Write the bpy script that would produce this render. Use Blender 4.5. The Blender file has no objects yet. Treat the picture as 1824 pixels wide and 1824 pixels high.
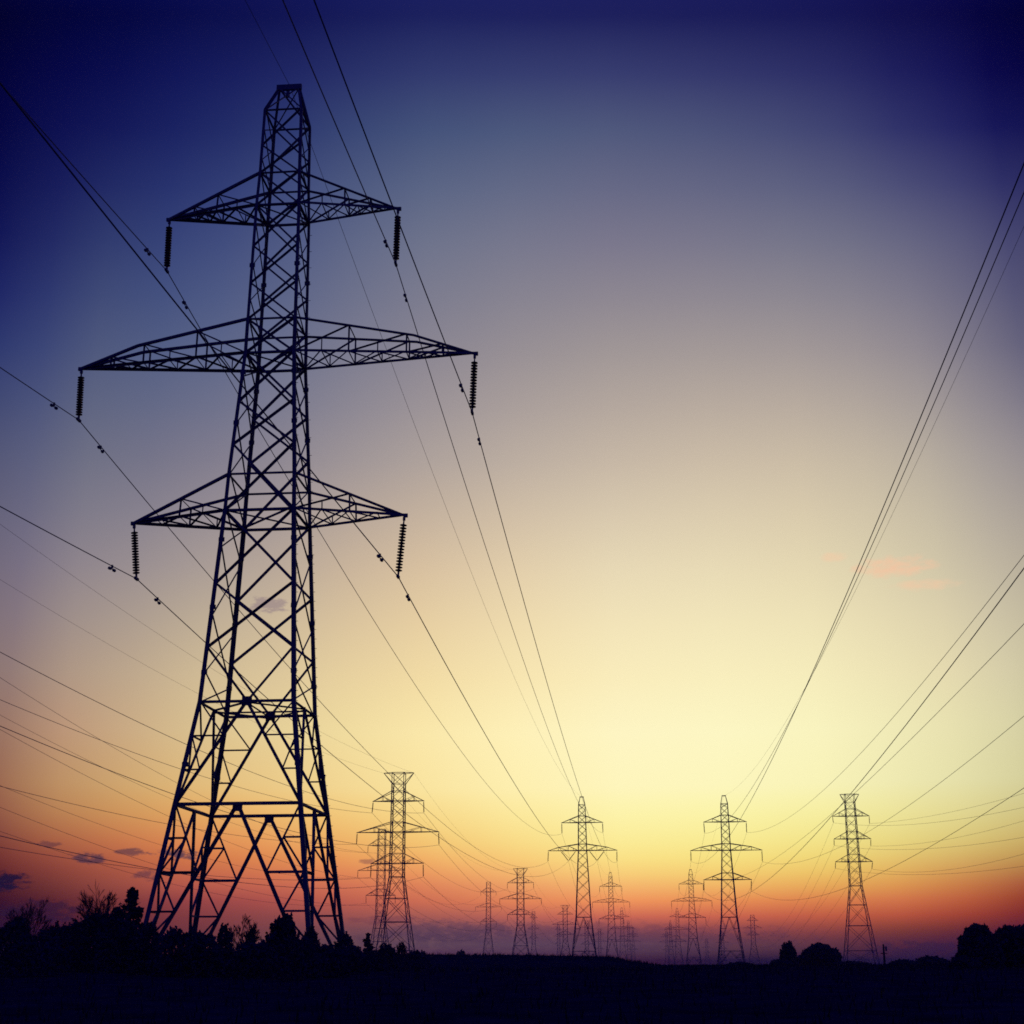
import bpy, bmesh, math, random
import numpy as np
from mathutils import Vector, noise as mnoise

# ------------------------------------------------------------------ camera
scene = bpy.context.scene
COL = scene.collection
F_PX, PITCH, YAW, ROLL = 2601.633, math.radians(17.2298), math.radians(-5.1075), math.radians(-0.1718)
EYE = np.array([0.0, 0.0, 1.6])
_cy, _sy, _cp, _sp, _cr, _sr = math.cos(YAW), math.sin(YAW), math.cos(PITCH), math.sin(PITCH), math.cos(ROLL), math.sin(ROLL)
FWD = np.array([_sy * _cp, _cy * _cp, _sp])
_r0 = np.array([_cy, -_sy, 0.0]); _u0 = np.cross(_r0, FWD)
RIGHT = _cr * _r0 + _sr * _u0
UP = -_sr * _r0 + _cr * _u0

def at(x, y, d):
    """world point at depth d (metres along the lines) seen at photo pixel x, y"""
    v = FWD * F_PX + RIGHT * (x - 912) + UP * (912 - y)
    return EYE + v / v[1] * d

cam_data = bpy.data.cameras.new("camera")
cam = bpy.data.objects.new("camera", cam_data)
COL.objects.link(cam)
from mathutils import Matrix
cam.matrix_world = Matrix(((RIGHT[0], UP[0], -FWD[0], 0), (RIGHT[1], UP[1], -FWD[1], 0), (RIGHT[2], UP[2], -FWD[2], 1.6), (0, 0, 0, 1)))
cam_data.sensor_width = 36.0
cam_data.lens = F_PX / 1824.0 * 36.0
cam_data.clip_start = 0.1
cam_data.clip_end = 20000
scene.camera = cam
scene.render.resolution_x = scene.render.resolution_y = 1024

scene.view_settings.view_transform = 'Standard'
scene.view_settings.look = 'None'
scene.view_settings.exposure = 0.0
scene.view_settings.gamma = 1.0
scene.view_settings.use_curve_mapping = False
scene.cycles.use_denoising = False
scene.cycles.max_bounces = 6
scene.cycles.volume_bounces = 1
scene.cycles.sample_clamp_indirect = 3.0
scene.render.film_transparent = False
scene.cycles.filter_width = 1.7

# ------------------------------------------------------------------ dusk sky (world)
def lin(c):
    c = c / 255.0
    return c / 12.92 if c <= 0.04045 else ((c + 0.055) / 1.055) ** 2.4

SKY_X = [0, 120, 350, 750, 1100, 1450, 1680, 1824]
SKY_Y = [25, 115, 215, 415, 615, 815, 1015, 1215, 1365, 1437, 1497, 1537, 1577, 1617, 1657, 1690, 1710]
SKY_RGB = [
 [(2,1,48),(4,5,58),(11,14,74),(28,33,93),(30,33,92),(24,25,84),(13,11,69),(5,2,55)],
 [(3,3,57),(8,9,68),(19,24,87),(46,54,107),(52,57,108),(42,44,99),(22,21,83),(9,7,66)],
 [(4,5,66),(14,17,79),(29,37,98),(65,78,120),(76,84,122),(63,67,113),(37,38,97),(20,20,82)],
 [(20,26,88),(37,45,101),(58,70,121),(106,112,138),(119,117,139),(112,112,135),(91,91,124),(68,68,110)],
 [(50,60,112),(68,78,121),(88,98,134),(136,132,145),(158,149,150),(158,149,150),(134,128,140),(105,102,126)],
 [(88,91,122),(104,106,130),(125,122,140),(172,160,155),(197,182,165),(200,186,165),(178,168,157),(155,147,148)],
 [(119,110,127),(140,130,138),(168,155,149),(215,192,160),(231,216,181),(228,215,178),(208,197,168),(188,178,158)],
 [(148,122,115),(176,150,130),(208,186,148),(242,220,165),(250,237,188),(246,237,188),(230,220,176),(212,204,166)],
 [(160,115,90),(190,148,108),(222,188,130),(250,229,163),(254,245,190),(249,243,186),(232,226,173),(216,210,160)],
 [(155,100,75),(188,134,88),(225,172,105),(248,219,143),(253,243,174),(247,239,166),(229,219,152),(212,200,138)],
 [(135,72,60),(172,100,70),(220,140,85),(243,196,116),(251,234,150),(243,226,137),(222,200,122),(204,176,106)],
 [(115,52,50),(150,76,62),(205,115,75),(238,168,100),(249,218,130),(239,207,114),(215,172,98),(190,142,82)],
 [(85,35,45),(122,58,56),(180,90,75),(222,132,90),(244,182,110),(231,170,92),(205,132,76),(172,95,62)],
 [(60,22,40),(90,38,50),(140,65,68),(190,102,84),(226,132,90),(208,115,75),(180,88,62),(142,58,50)],
 [(45,18,42),(65,28,48),(110,55,65),(118,76,88),(130,72,84),(135,66,68),(108,48,52),(85,32,44)],
 [(40,16,45),(55,25,50),(90,50,65),(92,64,84),(88,60,82),(80,45,65),(62,30,52),(45,18,40)],
 [(36,14,44),(50,22,48),(80,44,60),(82,54,78),(82,54,76),(70,40,62),(54,26,50),(36,14,38)],
]
SKY_ADD = [[[-0.0046, -0.0062, -0.006], [-0.0009, -0.0007, -0.0029], [-0.0009, -0.0008, -0.0022], [-0.0011, -0.0011, -0.0017], [-0.0013, -0.0015, -0.0026], [-0.0012, -0.0011, -0.0018], [-0.0009, -0.0008, -0.0023], [-0.0012, -0.0048, -0.0057]], [[-0.0059, -0.0052, -0.0059], [-0.0011, -0.0009, -0.0006], [-0.0007, -0.0005, 0.0029], [-0.0003, -0.0007, 0.002], [-0.0004, -0.0008, 0.0028], [-0.0002, -0.0, 0.0027], [-0.0012, -0.001, 0.0003], [-0.0016, -0.0014, -0.0066]], [[-0.0086, -0.0085, -0.0103], [-0.0008, -0.0007, 0.0002], [-0.0009, -0.0005, 0.0019], [-0.0005, 0.0022, 0.0041], [0.0015, 0.0044, 0.005], [0.0013, 0.0023, 0.0051], [-0.0013, -0.0012, 0.0016], [-0.0026, -0.0026, -0.0047]], [[-0.0116, -0.012, -0.0133], [0.0027, 0.0044, 0.0058], [0.0003, 0.0018, 0.0078], [0.0044, 0.006, 0.007], [0.0057, 0.0042, 0.0064], [0.0074, 0.0087, 0.0081], [0.0068, 0.0071, 0.0087], [-0.0042, -0.0039, -0.0005]], [[-0.0182, -0.02, 0.0037], [0.0109, 0.0129, 0.0086], [0.0019, 0.0044, 0.0092], [0.0067, 0.0065, 0.0068], [0.0123, 0.0107, 0.0071], [0.018, 0.015, 0.01], [0.0197, 0.0175, 0.0139], [-0.0076, -0.006, -0.0026]], [[-0.0117, -0.0101, 0.0077], [0.0147, 0.0157, 0.0099], [0.0089, 0.008, 0.0091], [0.0164, 0.0146, 0.0108], [0.0256, 0.0214, 0.0138], [0.0339, 0.0278, 0.0158], [0.0323, 0.029, 0.0155], [-0.0007, 0.0005, 0.0096]], [[-0.0036, -0.0033, 0.0076], [0.0224, 0.0189, 0.0153], [0.0231, 0.0196, 0.0137], [0.0409, 0.03, 0.0145], [0.0472, 0.0421, 0.0244], [0.0482, 0.0422, 0.0226], [0.0417, 0.0384, 0.0204], [0.0219, 0.0192, 0.0191]], [[0.0048, 0.0049, 0.0062], [0.036, 0.0279, 0.0177], [0.051, 0.0404, 0.0212], [0.0697, 0.0545, 0.022], [0.075, 0.0663, 0.0329], [0.073, 0.0675, 0.034], [0.0676, 0.0591, 0.031], [0.0532, 0.0514, 0.0316]], [[0.0224, 0.0032, -0.0079], [0.084, 0.0561, 0.0178], [0.0809, 0.0907, 0.0399], [0.1201, 0.1281, 0.0754], [0.116, 0.1163, 0.0976], [0.1174, 0.1223, 0.0868], [0.1052, 0.1117, 0.0668], [0.0765, 0.08, 0.0389]], [[0.0106, -0.008, -0.0073], [0.0973, 0.0518, 0.0063], [0.1187, 0.0658, 0.009], [0.1379, 0.1064, 0.0286], [0.1438, 0.1381, 0.0554], [0.1422, 0.1371, 0.0473], [0.1286, 0.1214, 0.043], [0.0846, 0.0765, 0.0215]], [[-0.0032, -0.0082, -0.0112], [0.1137, 0.0352, -0.0008], [0.1542, 0.054, 0.003], [0.1698, 0.1122, 0.0179], [0.1827, 0.168, 0.0503], [0.1781, 0.1608, 0.0383], [0.1572, 0.144, 0.0335], [0.1097, 0.0776, 0.0069]], [[-0.0011, -0.008, -0.0175], [0.0947, 0.0192, -0.0042], [0.1557, 0.0398, -0.0032], [0.2146, 0.0918, 0.0103], [0.2275, 0.1891, 0.0361], [0.2165, 0.1721, 0.0241], [0.1892, 0.1193, 0.0162], [0.0966, 0.0442, -0.0066]], [[-0.0215, -0.0113, -0.0232], [0.0806, 0.0177, -0.0087], [0.1545, 0.0295, 0.0007], [0.2222, 0.0576, 0.0064], [0.2875, 0.1456, 0.0265], [0.2635, 0.1334, 0.0081], [0.2446, 0.09, -0.0], [0.0891, -0.001, -0.0166]], [[-0.0195, -0.0165, -0.1148], [0.0498, 0.0039, -0.0224], [0.1049, 0.0148, -0.0086], [0.2606, 0.051, 0.001], [0.4582, 0.102, 0.0072], [0.3268, 0.058, -0.0066], [0.2945, 0.0451, -0.0035], [0.0612, -0.009, -0.038]], [[-0.0087, -0.0331, -0.296], [0.0311, -0.0027, -0.2042], [0.1356, 0.0232, -0.0223], [0.1229, 0.0492, 0.0206], [0.1619, 0.0368, 0.0062], [0.2321, 0.0404, -0.0141], [0.1429, 0.0207, -0.1595], [0.0574, -0.0065, -0.2846]], [[-0.0105, -0.0851, -0.5492], [0.0454, -0.0143, -0.4021], [0.1904, 0.0514, -0.036], [0.1662, 0.0943, 0.0385], [0.1251, 0.0792, 0.0497], [0.0812, 0.0264, -0.0342], [0.0463, -0.0018, -0.351], [-0.0197, -0.0851, -0.5936]], [[-0.0542, -0.0945, -0.5567], [0.0123, -0.0219, -0.3594], [0.0077, -0.0039, -0.0988], [0.025, -0.0295, -0.009], [-0.0186, -0.0297, -0.1188], [-0.1257, -0.0312, -0.108], [-0.0846, -0.0424, -0.3962], [-0.1431, -0.1093, -0.6281]]]   #CALIB
SKY = np.array([[[lin(c) for c in px] for px in row] for row in SKY_RGB])
if SKY_ADD is not None:
    SKY = np.maximum(SKY + np.array(SKY_ADD), 0.0002)
SKY = SKY ** (1 / 2.2)          # interpolated in perceptual steps, turned back to linear at each stop

def azel(x, y):
    v = at(x, y, 1000.0) - EYE
    v = v / np.linalg.norm(v)
    return math.degrees(math.atan2(v[0], v[1])), math.degrees(math.asin(v[2]))

EL_ROW = [azel(912, y)[1] for y in SKY_Y]
AZ_COLS = [-31.0, -27.5, -24.3, -22.2, -19.8, -17.4, -14.6, -11.6, -8.8, -5.0, -1.0, 3.0, 6.7, 9.2, 11.6, 13.8, 15.6, 17.4, 20.0]

NODES = [[azel(x, y) for x in SKY_X] for y in SKY_Y]
def el_at(az, j):
    return float(np.interp(az, [n[0] for n in NODES[j]], [n[1] for n in NODES[j]]))

def sky_at(az, j):
    """row j of the table (one elevation) at azimuth az"""
    az_nodes = [azel(x, SKY_Y[j])[0] for x in SKY_X]
    row = SKY[j]
    if az <= az_nodes[0]:
        k = min(1.0, (az_nodes[0] - az) / 9.0)
        return row[0] * (1 - 0.5 * k)
    if az >= az_nodes[-1]:
        k = min(1.0, (az - az_nodes[-1]) / 9.0)
        return row[-1] * (1 - 0.5 * k)
    for i in range(len(az_nodes) - 1):
        a, b = az_nodes[i], az_nodes[i + 1]
        if a <= az <= b:
            # Catmull-Rom in azimuth keeps the glow smooth
            p0 = row[max(i - 1, 0)]; p1 = row[i]; p2 = row[i + 1]; p3 = row[min(i + 2, len(row) - 1)]
            t = (az - a) / (b - a)
            v = 0.5 * (2 * p1 + (p2 - p0) * t + (2 * p0 - 5 * p1 + 4 * p2 - p3) * t * t + (3 * p1 - p0 - 3 * p2 + p3) * t ** 3)
            return np.maximum(v, 0.005)

world = bpy.data.worlds.new("World")
scene.world = world
world.use_nodes = True
NT = world.node_tree
NT.nodes.clear()
def N(kind, **kw):
    n = NT.nodes.new(kind)
    for k, v in kw.items():
        setattr(n, k, v)
    return n
def link(a, b): NT.links.new(a, b)
def M(op, a, b=None, clamp=False):
    n = N('ShaderNodeMath', operation=op, use_clamp=clamp)
    for i, v in enumerate((a, b)):
        if v is None: continue
        if isinstance(v, (int, float)): n.inputs[i].default_value = v
        else: link(v, n.inputs[i])
    return n.outputs[0]
def smooth(v, lo, hi):
    n = N('ShaderNodeMapRange', interpolation_type='SMOOTHSTEP')
    link(v, n.inputs[0]); n.inputs[1].default_value = lo; n.inputs[2].default_value = hi
    return n.outputs[0]
def mixc(fac, a, b):
    n = N('ShaderNodeMix', data_type='RGBA')
    link(fac, n.inputs[0])
    for s, v in ((n.inputs[6], a), (n.inputs[7], b)):
        if isinstance(v, tuple): s.default_value = v
        else: link(v, s)
    return n.outputs[2]

tc = N('ShaderNodeTexCoord')
sep = N('ShaderNodeSeparateXYZ')
link(tc.outputs['Generated'], sep.inputs[0])
DEG = 180 / math.pi
AZ = M('MULTIPLY', M('ARCTAN2', sep.outputs[0], sep.outputs[1]), DEG)
EL = M('MULTIPLY', M('ARCSINE', sep.outputs[2]), DEG)
EL0, EL1 = -2.0, 48.0
FAC = M('DIVIDE', M('SUBTRACT', EL, EL0), EL1 - EL0, clamp=True)

def ramp(cols):
    n = N('ShaderNodeValToRGB')
    link(FAC, n.inputs[0])
    cr = n.color_ramp
    cr.interpolation = 'LINEAR'
    pos = [((e - EL0) / (EL1 - EL0), c) for e, c in cols]
    cr.elements[0].position = pos[0][0]; cr.elements[0].color = (*pos[0][1], 1)
    cr.elements[1].position = pos[-1][0]; cr.elements[1].color = (*pos[-1][1], 1)
    for p, c in pos[1:-1]:
        e = cr.elements.new(p); e.color = (*c, 1)
    return n.outputs[0]

def column(az):
    rows = sorted([(el_at(az, j), np.array(sky_at(az, j))) for j in range(len(SKY_Y))], key=lambda t: t[0])
    els = [r[0] for r in rows]
    vals = np.array([r[1] for r in rows])
    # resample to 30 smooth stops (monotone-ish cubic) so no bands show
    stops = list(np.unique(np.concatenate([np.linspace(els[0], 6.5, 13), np.linspace(6.5, els[-1], 15)])))
    out = []
    for e in stops:
        i = int(np.clip(np.searchsorted(els, e) - 1, 0, len(els) - 2))
        t = (e - els[i]) / (els[i + 1] - els[i])
        p0 = vals[max(i - 1, 0)]; p1 = vals[i]; p2 = vals[i + 1]; p3 = vals[min(i + 2, len(els) - 1)]
        h0 = els[i] - els[max(i - 1, 0)] or 1; h1 = els[i + 1] - els[i]; h2 = els[min(i + 2, len(els) - 1)] - els[i + 1] or 1
        d0, d1, d2 = (p1 - p0) / h0, (p2 - p1) / h1, (p3 - p2) / h2
        def mono(u, w): return np.where(u * w > 0, 2 * u * w / np.where(np.abs(u + w) < 1e-9, 1, u + w), 0.0)
        m1 = (mono(d0, d1) if i > 0 else d1) * h1
        m2 = (mono(d1, d2) if i + 2 < len(els) else d1) * h1
        v = (2*t**3-3*t*t+1)*p1 + (t**3-2*t*t+t)*m1 + (-2*t**3+3*t*t)*p2 + (t**3-t*t)*m2
        out.append((float(e), [float(max(c, 0.005)) ** 2.2 for c in v]))
    out.append((47.0, [0.006, 0.008, 0.20]))  # sky overhead, out of view, blue raised to lift the shadows
    return ramp(out)

colr = column(AZ_COLS[0])
for a, b in zip(AZ_COLS, AZ_COLS[1:]):
    mr = N('ShaderNodeMapRange', interpolation_type='LINEAR')
    link(AZ, mr.inputs[0]); mr.inputs[1].default_value = a; mr.inputs[2].default_value = b
    colr = mixc(mr.outputs[0], colr, column(b))

# away from the afterglow, unseen sky brightened as blue fill for the dark tones
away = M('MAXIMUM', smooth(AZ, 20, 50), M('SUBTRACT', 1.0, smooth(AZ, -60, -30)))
blue_fill = ramp([(-2, [0.010, 0.008, 0.09]), (6, [0.010, 0.009, 0.16]), (30, [0.008, 0.009, 0.22]), (47, [0.006, 0.008, 0.20])])
colr = mixc(away, colr, blue_fill)

# small dusk clouds and the low bank, each a soft noisy patch at its own bearing and height
cl_noise = N('ShaderNodeTexNoise', noise_dimensions='3D')
vm = N('ShaderNodeVectorMath', operation='MULTIPLY'); vm.inputs[1].default_value = (110, 110, 260)
link(tc.outputs['Generated'], vm.inputs[0]); link(vm.outputs[0], cl_noise.inputs['Vector'])
cl_noise.inputs['Scale'].default_value = 1.0; cl_noise.inputs['Detail'].default_value = 5.0; cl_noise.inputs['Roughness'].default_value = 0.62
CN = M('MULTIPLY', M('SUBTRACT', cl_noise.outputs[0], 0.5), 4.6)
PX = 1.0 / 48.0
CLOUDS = [  # photo x, y, half width, half height (px), colour sRGB, strength, edge
 (160, 1527, 34, 11, (84, 56, 70), .85), (88, 1503, 22, 6, (110, 62, 62), .7), (236, 1517, 30, 7, (96, 62, 70), .75),
 (312, 1522, 40, 12, (86, 62, 78), .9), (262, 1560, 24, 9, (105, 60, 68), .7), (4, 1570, 46, 20, (22, 12, 42), .95),
 (70, 1622, 90, 22, (36, 15, 40), .6), (478, 1078, 36, 18, (158, 138, 138), .75), (655, 1535, 16, 5, (150, 90, 80), .6),
 (1484, 992, 28, 11, (250, 206, 168), .6, .5), (1590, 1010, 84, 22, (251, 200, 164), .75, .6), (1645, 1042, 66, 12, (250, 204, 167), .6, .5),
 (1010, 1676, 430, 34, (88, 58, 80), .3), (800, 1658, 130, 20, (92, 66, 86), .4), (1640, 1690, 110, 14, (48, 26, 48), .5),
 (690, 1640, 70, 9, (130, 70, 75), .4),
]
for (x, y, hw, hh, c, st, *rough) in CLOUDS:
    a0, e0 = azel(x, y)
    dx = M('DIVIDE', M('SUBTRACT', AZ, a0), hw * PX)
    dy = M('DIVIDE', M('SUBTRACT', EL, e0), hh * PX)
    d2 = M('ADD', M('MULTIPLY', dx, dx), M('MULTIPLY', dy, dy))
    m = smooth(M('ADD', M('SUBTRACT', 1.0, d2), M('MULTIPLY', CN, rough[0] if rough else 1.0)), -0.15, 0.9 if not rough else 1.4)
    inside = smooth(d2, 2.6, 0.6)
    fac = M('MULTIPLY', M('MULTIPLY', m, inside), st)
    colr = mixc(fac, colr, (lin(c[0]), lin(c[1]), lin(c[2]), 1))

# the physical sky adds its faint share of scattered light above the glow
nishita = N('ShaderNodeTexSky', sky_type='NISHITA')
nishita.sun_disc = False
SUN_EL, SUN_AZ = math.radians(0.5), math.radians(4.0)
nishita.sun_elevation = SUN_EL
nishita.sun_rotation = SUN_AZ
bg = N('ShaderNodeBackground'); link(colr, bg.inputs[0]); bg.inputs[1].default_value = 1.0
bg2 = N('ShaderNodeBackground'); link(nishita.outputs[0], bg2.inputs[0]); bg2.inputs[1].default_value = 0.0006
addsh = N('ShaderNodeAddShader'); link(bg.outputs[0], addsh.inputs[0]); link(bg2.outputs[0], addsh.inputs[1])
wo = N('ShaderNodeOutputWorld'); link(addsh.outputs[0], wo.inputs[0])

# the last of the sun, on the horizon beyond the pylons
sun_data = bpy.data.lights.new("sun", 'SUN')
sun_data.energy = 0.03
sun_data.angle = math.radians(8)
sun_data.color = (1.0, 0.55, 0.3)
sun = bpy.data.objects.new("sun", sun_data)
COL.objects.link(sun)
_sd = Vector((math.sin(SUN_AZ) * math.cos(SUN_EL), math.cos(SUN_AZ) * math.cos(SUN_EL), math.sin(SUN_EL)))
sun.rotation_euler = _sd.to_track_quat('Z', 'Y').to_euler()
sun.location = (0, 0, 80)

# ------------------------------------------------------------------ materials
def material(name, base, rough=0.7, metal=0.0, var=0.25, scale=3.0, spec=0.3, bump=0.0):
    m = bpy.data.materials.new(name)
    m.use_nodes = True
    nt = m.node_tree
    b = nt.nodes['Principled BSDF']
    b.inputs['Roughness'].default_value = rough
    b.inputs['Metallic'].default_value = metal
    b.inputs['Specular IOR Level'].default_value = spec
    t = nt.nodes.new('ShaderNodeTexNoise'); t.inputs['Scale'].default_value = scale; t.inputs['Detail'].default_value = 4
    g = nt.nodes.new('ShaderNodeNewGeometry')
    nt.links.new(g.outputs['Position'], t.inputs['Vector'])
    r = nt.nodes.new('ShaderNodeValToRGB')
    r.color_ramp.elements[0].position = 0.3; r.color_ramp.elements[1].position = 0.7
    r.color_ramp.elements[0].color = (*[c * (1 - var) for c in base], 1)
    r.color_ramp.elements[1].color = (*[c * (1 + var) for c in base], 1)
    nt.links.new(t.outputs[0], r.inputs[0]); nt.links.new(r.outputs[0], b.inputs['Base Color'])
    if bump:
        bp = nt.nodes.new('ShaderNodeBump'); bp.inputs['Strength'].default_value = bump
        nt.links.new(t.outputs[0], bp.inputs['Height']); nt.links.new(bp.outputs[0], b.inputs['Normal'])
    return m

STEEL = material("weathered_steel", (0.13, 0.13, 0.15), rough=0.75, var=0.2, scale=0.8)
CABLE = material("aluminium_cable", (0.14, 0.14, 0.17), rough=0.7, var=0.1)
PORCELAIN = material("glazed_porcelain", (0.05, 0.035, 0.035), rough=0.4, var=0.15, spec=0.3)
LEAF = material("dark_foliage", (0.055, 0.06, 0.07), rough=0.85, var=0.4, scale=2.0, spec=0.1)
BARK = material("bark", (0.06, 0.055, 0.06), rough=0.9, var=0.3, scale=6.0, spec=0.1)
SOIL = material("dark_field_soil", (0.020, 0.020, 0.045), rough=1.0, var=0.45, scale=0.9, spec=0.0, bump=0.3)
GRASS = material("dry_field_grass", (0.035, 0.035, 0.03), rough=0.95, var=0.4, scale=1.5, spec=0.05)
WOOD = material("weathered_pole_wood", (0.08, 0.06, 0.05), rough=0.9, var=0.2)

# ------------------------------------------------------------------ object helpers
def tag(o, label=None, cat=None, group=None, kind=None):
    if label: o['label'] = label
    if cat: o['category'] = cat
    if group: o['group'] = group
    if kind: o['kind'] = kind
    return o

def empty(name, loc):
    o = bpy.data.objects.new(name, None)
    o.location = loc; o.empty_display_size = 0.5
    COL.objects.link(o)
    return o

class MB:
    """collects verts and faces of one mesh object"""
    def __init__(self): self.v = []; self.f = []
    def bar(self, a, b, w, t=None, ell=False, out=None):
        """steel member a->b; ell=True gives an angle (L) section of leg w and thickness t"""
        a = Vector(a); b = Vector(b); d = b - a
        if d.length < 1e-5: return
        d.normalize()
        ref = Vector(out) if out is not None else (Vector((0, 0, 1)) if abs(d.z) < 0.9 else Vector((1, 0, 0)))
        s = ref - d * ref.dot(d)
        if s.length < 1e-4: s = Vector((1, 0, 0)) - d * d.x
        s.normalize(); u = d.cross(s)
        if ell:
            t = t or w * 0.14
            h = w / 2
            prof = [(-h, -h), (h, -h), (h, -h + t), (-h + t, -h + t), (-h + t, h), (-h, h)]
        else:
            h = w / 2; k = (t or w) / 2
            prof = [(-h, -k), (h, -k), (h, k), (-h, k)]
        n0 = len(self.v); n = len(prof)
        for e in (a, b):
            for (x, y) in prof: self.v.append(tuple(e + s * x + u * y))
        for i in range(n):
            j = (i + 1) % n
            self.f.append((n0 + i, n0 + j, n0 + n + j, n0 + n + i))
        self.f.append(tuple(n0 + i for i in reversed(range(n)))); self.f.append(tuple(n0 + n + i for i in range(n)))
    def box(self, c, sx, sy, sz):
        n0 = len(self.v)
        for dz in (-.5, .5):
            for dx, dy in ((-.5, -.5), (.5, -.5), (.5, .5), (-.5, .5)):
                self.v.append((c[0] + dx * sx, c[1] + dy * sy, c[2] + dz * sz))
        for q in ((3, 2, 1, 0), (4, 5, 6, 7), (0, 1, 5, 4), (1, 2, 6, 5), (2, 3, 7, 6), (3, 0, 4, 7)):
            self.f.append(tuple(n0 + i for i in q))
    def tube(self, pts, radii, seg=5):
        n0 = len(self.v); n = len(pts)
        pts = [Vector(p) for p in pts]
        prev = None
        for i, p in enumerate(pts):
            d = (pts[min(i + 1, n - 1)] - pts[max(i - 1, 0)])
            if d.length < 1e-9: d = Vector((0, 0, 1))
            d.normalize()
            ref = prev if prev is not None else (Vector((0, 0, 1)) if abs(d.z) < 0.9 else Vector((1, 0, 0)))
            s = ref - d * ref.dot(d)
            if s.length < 1e-4: s = Vector((1, 0, 0)) - d * d.x
            s.normalize(); prev = s; u = d.cross(s)
            r = radii if isinstance(radii, (int, float)) else radii[i]
            for k in range(seg):
                a = 2 * math.pi * k / seg
                self.v.append(tuple(p + s * (math.cos(a) * r) + u * (math.sin(a) * r)))
        for i in range(n - 1):
            for k in range(seg):
                j = (k + 1) % seg
                self.f.append((n0 + i * seg + k, n0 + i * seg + j, n0 + (i + 1) * seg + j, n0 + (i + 1) * seg + k))
        self.f.append(tuple(n0 + k for k in reversed(range(seg))))
        self.f.append(tuple(n0 + (n - 1) * seg + k for k in range(seg)))
    def lathe(self, a, b, prof, seg=14):
        """profile of (t along a->b in metres, radius)"""
        a = Vector(a); b = Vector(b); d = (b - a).normalized()
        s = (Vector((1, 0, 0)) - d * d.x).normalized(); u = d.cross(s)
        n0 = len(self.v)
        for t, r in prof:
            for k in range(seg):
                an = 2 * math.pi * k / seg
                self.v.append(tuple(a + d * t + s * (r * math.cos(an)) + u * (r * math.sin(an))))
        n = len(prof)
        for i in range(n - 1):
            for k in range(seg):
                j = (k + 1) % seg
                self.f.append((n0 + i * seg + k, n0 + i * seg + j, n0 + (i + 1) * seg + j, n0 + (i + 1) * seg + k))
        self.f.append(tuple(n0 + k for k in reversed(range(seg))))
        self.f.append(tuple(n0 + (n - 1) * seg + k for k in range(seg)))
    def quad(self, c, u, v):
        n0 = len(self.v)
        for a, b in ((-1, -.6), (1, -.35), (.75, .8), (-.6, 1)):
            self.v.append((c[0] + u[0] * a + v[0] * b, c[1] + u[1] * a + v[1] * b, c[2] + u[2] * a + v[2] * b))
        self.f.append((n0, n0 + 1, n0 + 2, n0 + 3))
    def build(self, name, mat, parent=None):
        me = bpy.data.meshes.new(name)
        off = Vector(parent_world(parent)) if parent is not None else Vector((0, 0, 0))
        me.from_pydata([(x - off.x, y - off.y, z - off.z) for x, y, z in self.v], [], self.f)
        me.materials.append(mat)
        me.update()
        o = bpy.data.objects.new(name, me)
        COL.objects.link(o)
        if parent is not None: o.parent = parent
        return o

def parent_world(p):
    v = Vector((0, 0, 0))
    while p is not None:
        v += Vector(p.location); p = p.parent
    return v

# ------------------------------------------------------------------ ground
def sstep(t, a, b):
    t = min(max((t - a) / (b - a), 0.0), 1.0)
    return t * t * (3 - 2 * t)
def crest(x):
    """height of the low earth bank at the field edge (right end lower)"""
    left = 1.22 - 0.12 * sstep(x, -26, -14) - 0.16 * sstep(x, -14, -3.4)
    return left * (1 - sstep(x, -3.6, -1.2)) + (0.40 * (1 - sstep(x, -1.5, 1.5)) + 0.12) * sstep(x, -3.6, -1.2) + 0.0
def ground_z(x, y):
    z = 1.33 * sstep(y, 4, 62)
    bank = math.exp(-((y - 130) / 16.0) ** 2)
    z += crest(x) * bank
    z -= 0.12 * sstep(y, 150, 600)
    z += 0.05 * mnoise.noise(Vector((x * 0.15, y * 0.15, 0))) + 0.03 * mnoise.noise(Vector((x * 0.7, y * 0.7, 3)))
    return z

gx = np.concatenate([-np.geomspace(2800, 60, 26), np.linspace(-56, 56, 180), np.geomspace(60, 2800, 26)])
gy = np.concatenate([np.linspace(-120, 0, 10), np.linspace(2, 60, 50), np.linspace(61, 175, 110), np.geomspace(180, 4200, 34)])
gv = [(float(x), float(y), ground_z(x, y)) for y in gy for x in gx]
nx = len(gx)
gf = [(j * nx + i, j * nx + i + 1, (j + 1) * nx + i + 1, (j + 1) * nx + i) for j in range(len(gy) - 1) for i in range(nx - 1)]
gme = bpy.data.meshes.new("ground"); gme.from_pydata(gv, [], gf); gme.materials.append(SOIL); gme.update()
for pl in gme.polygons: pl.use_smooth = True
ground = bpy.data.objects.new("ground", gme); COL.objects.link(ground)
tag(ground, "dark bare field rising to a low bank below the pylons", "ground", kind='structure')

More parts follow.
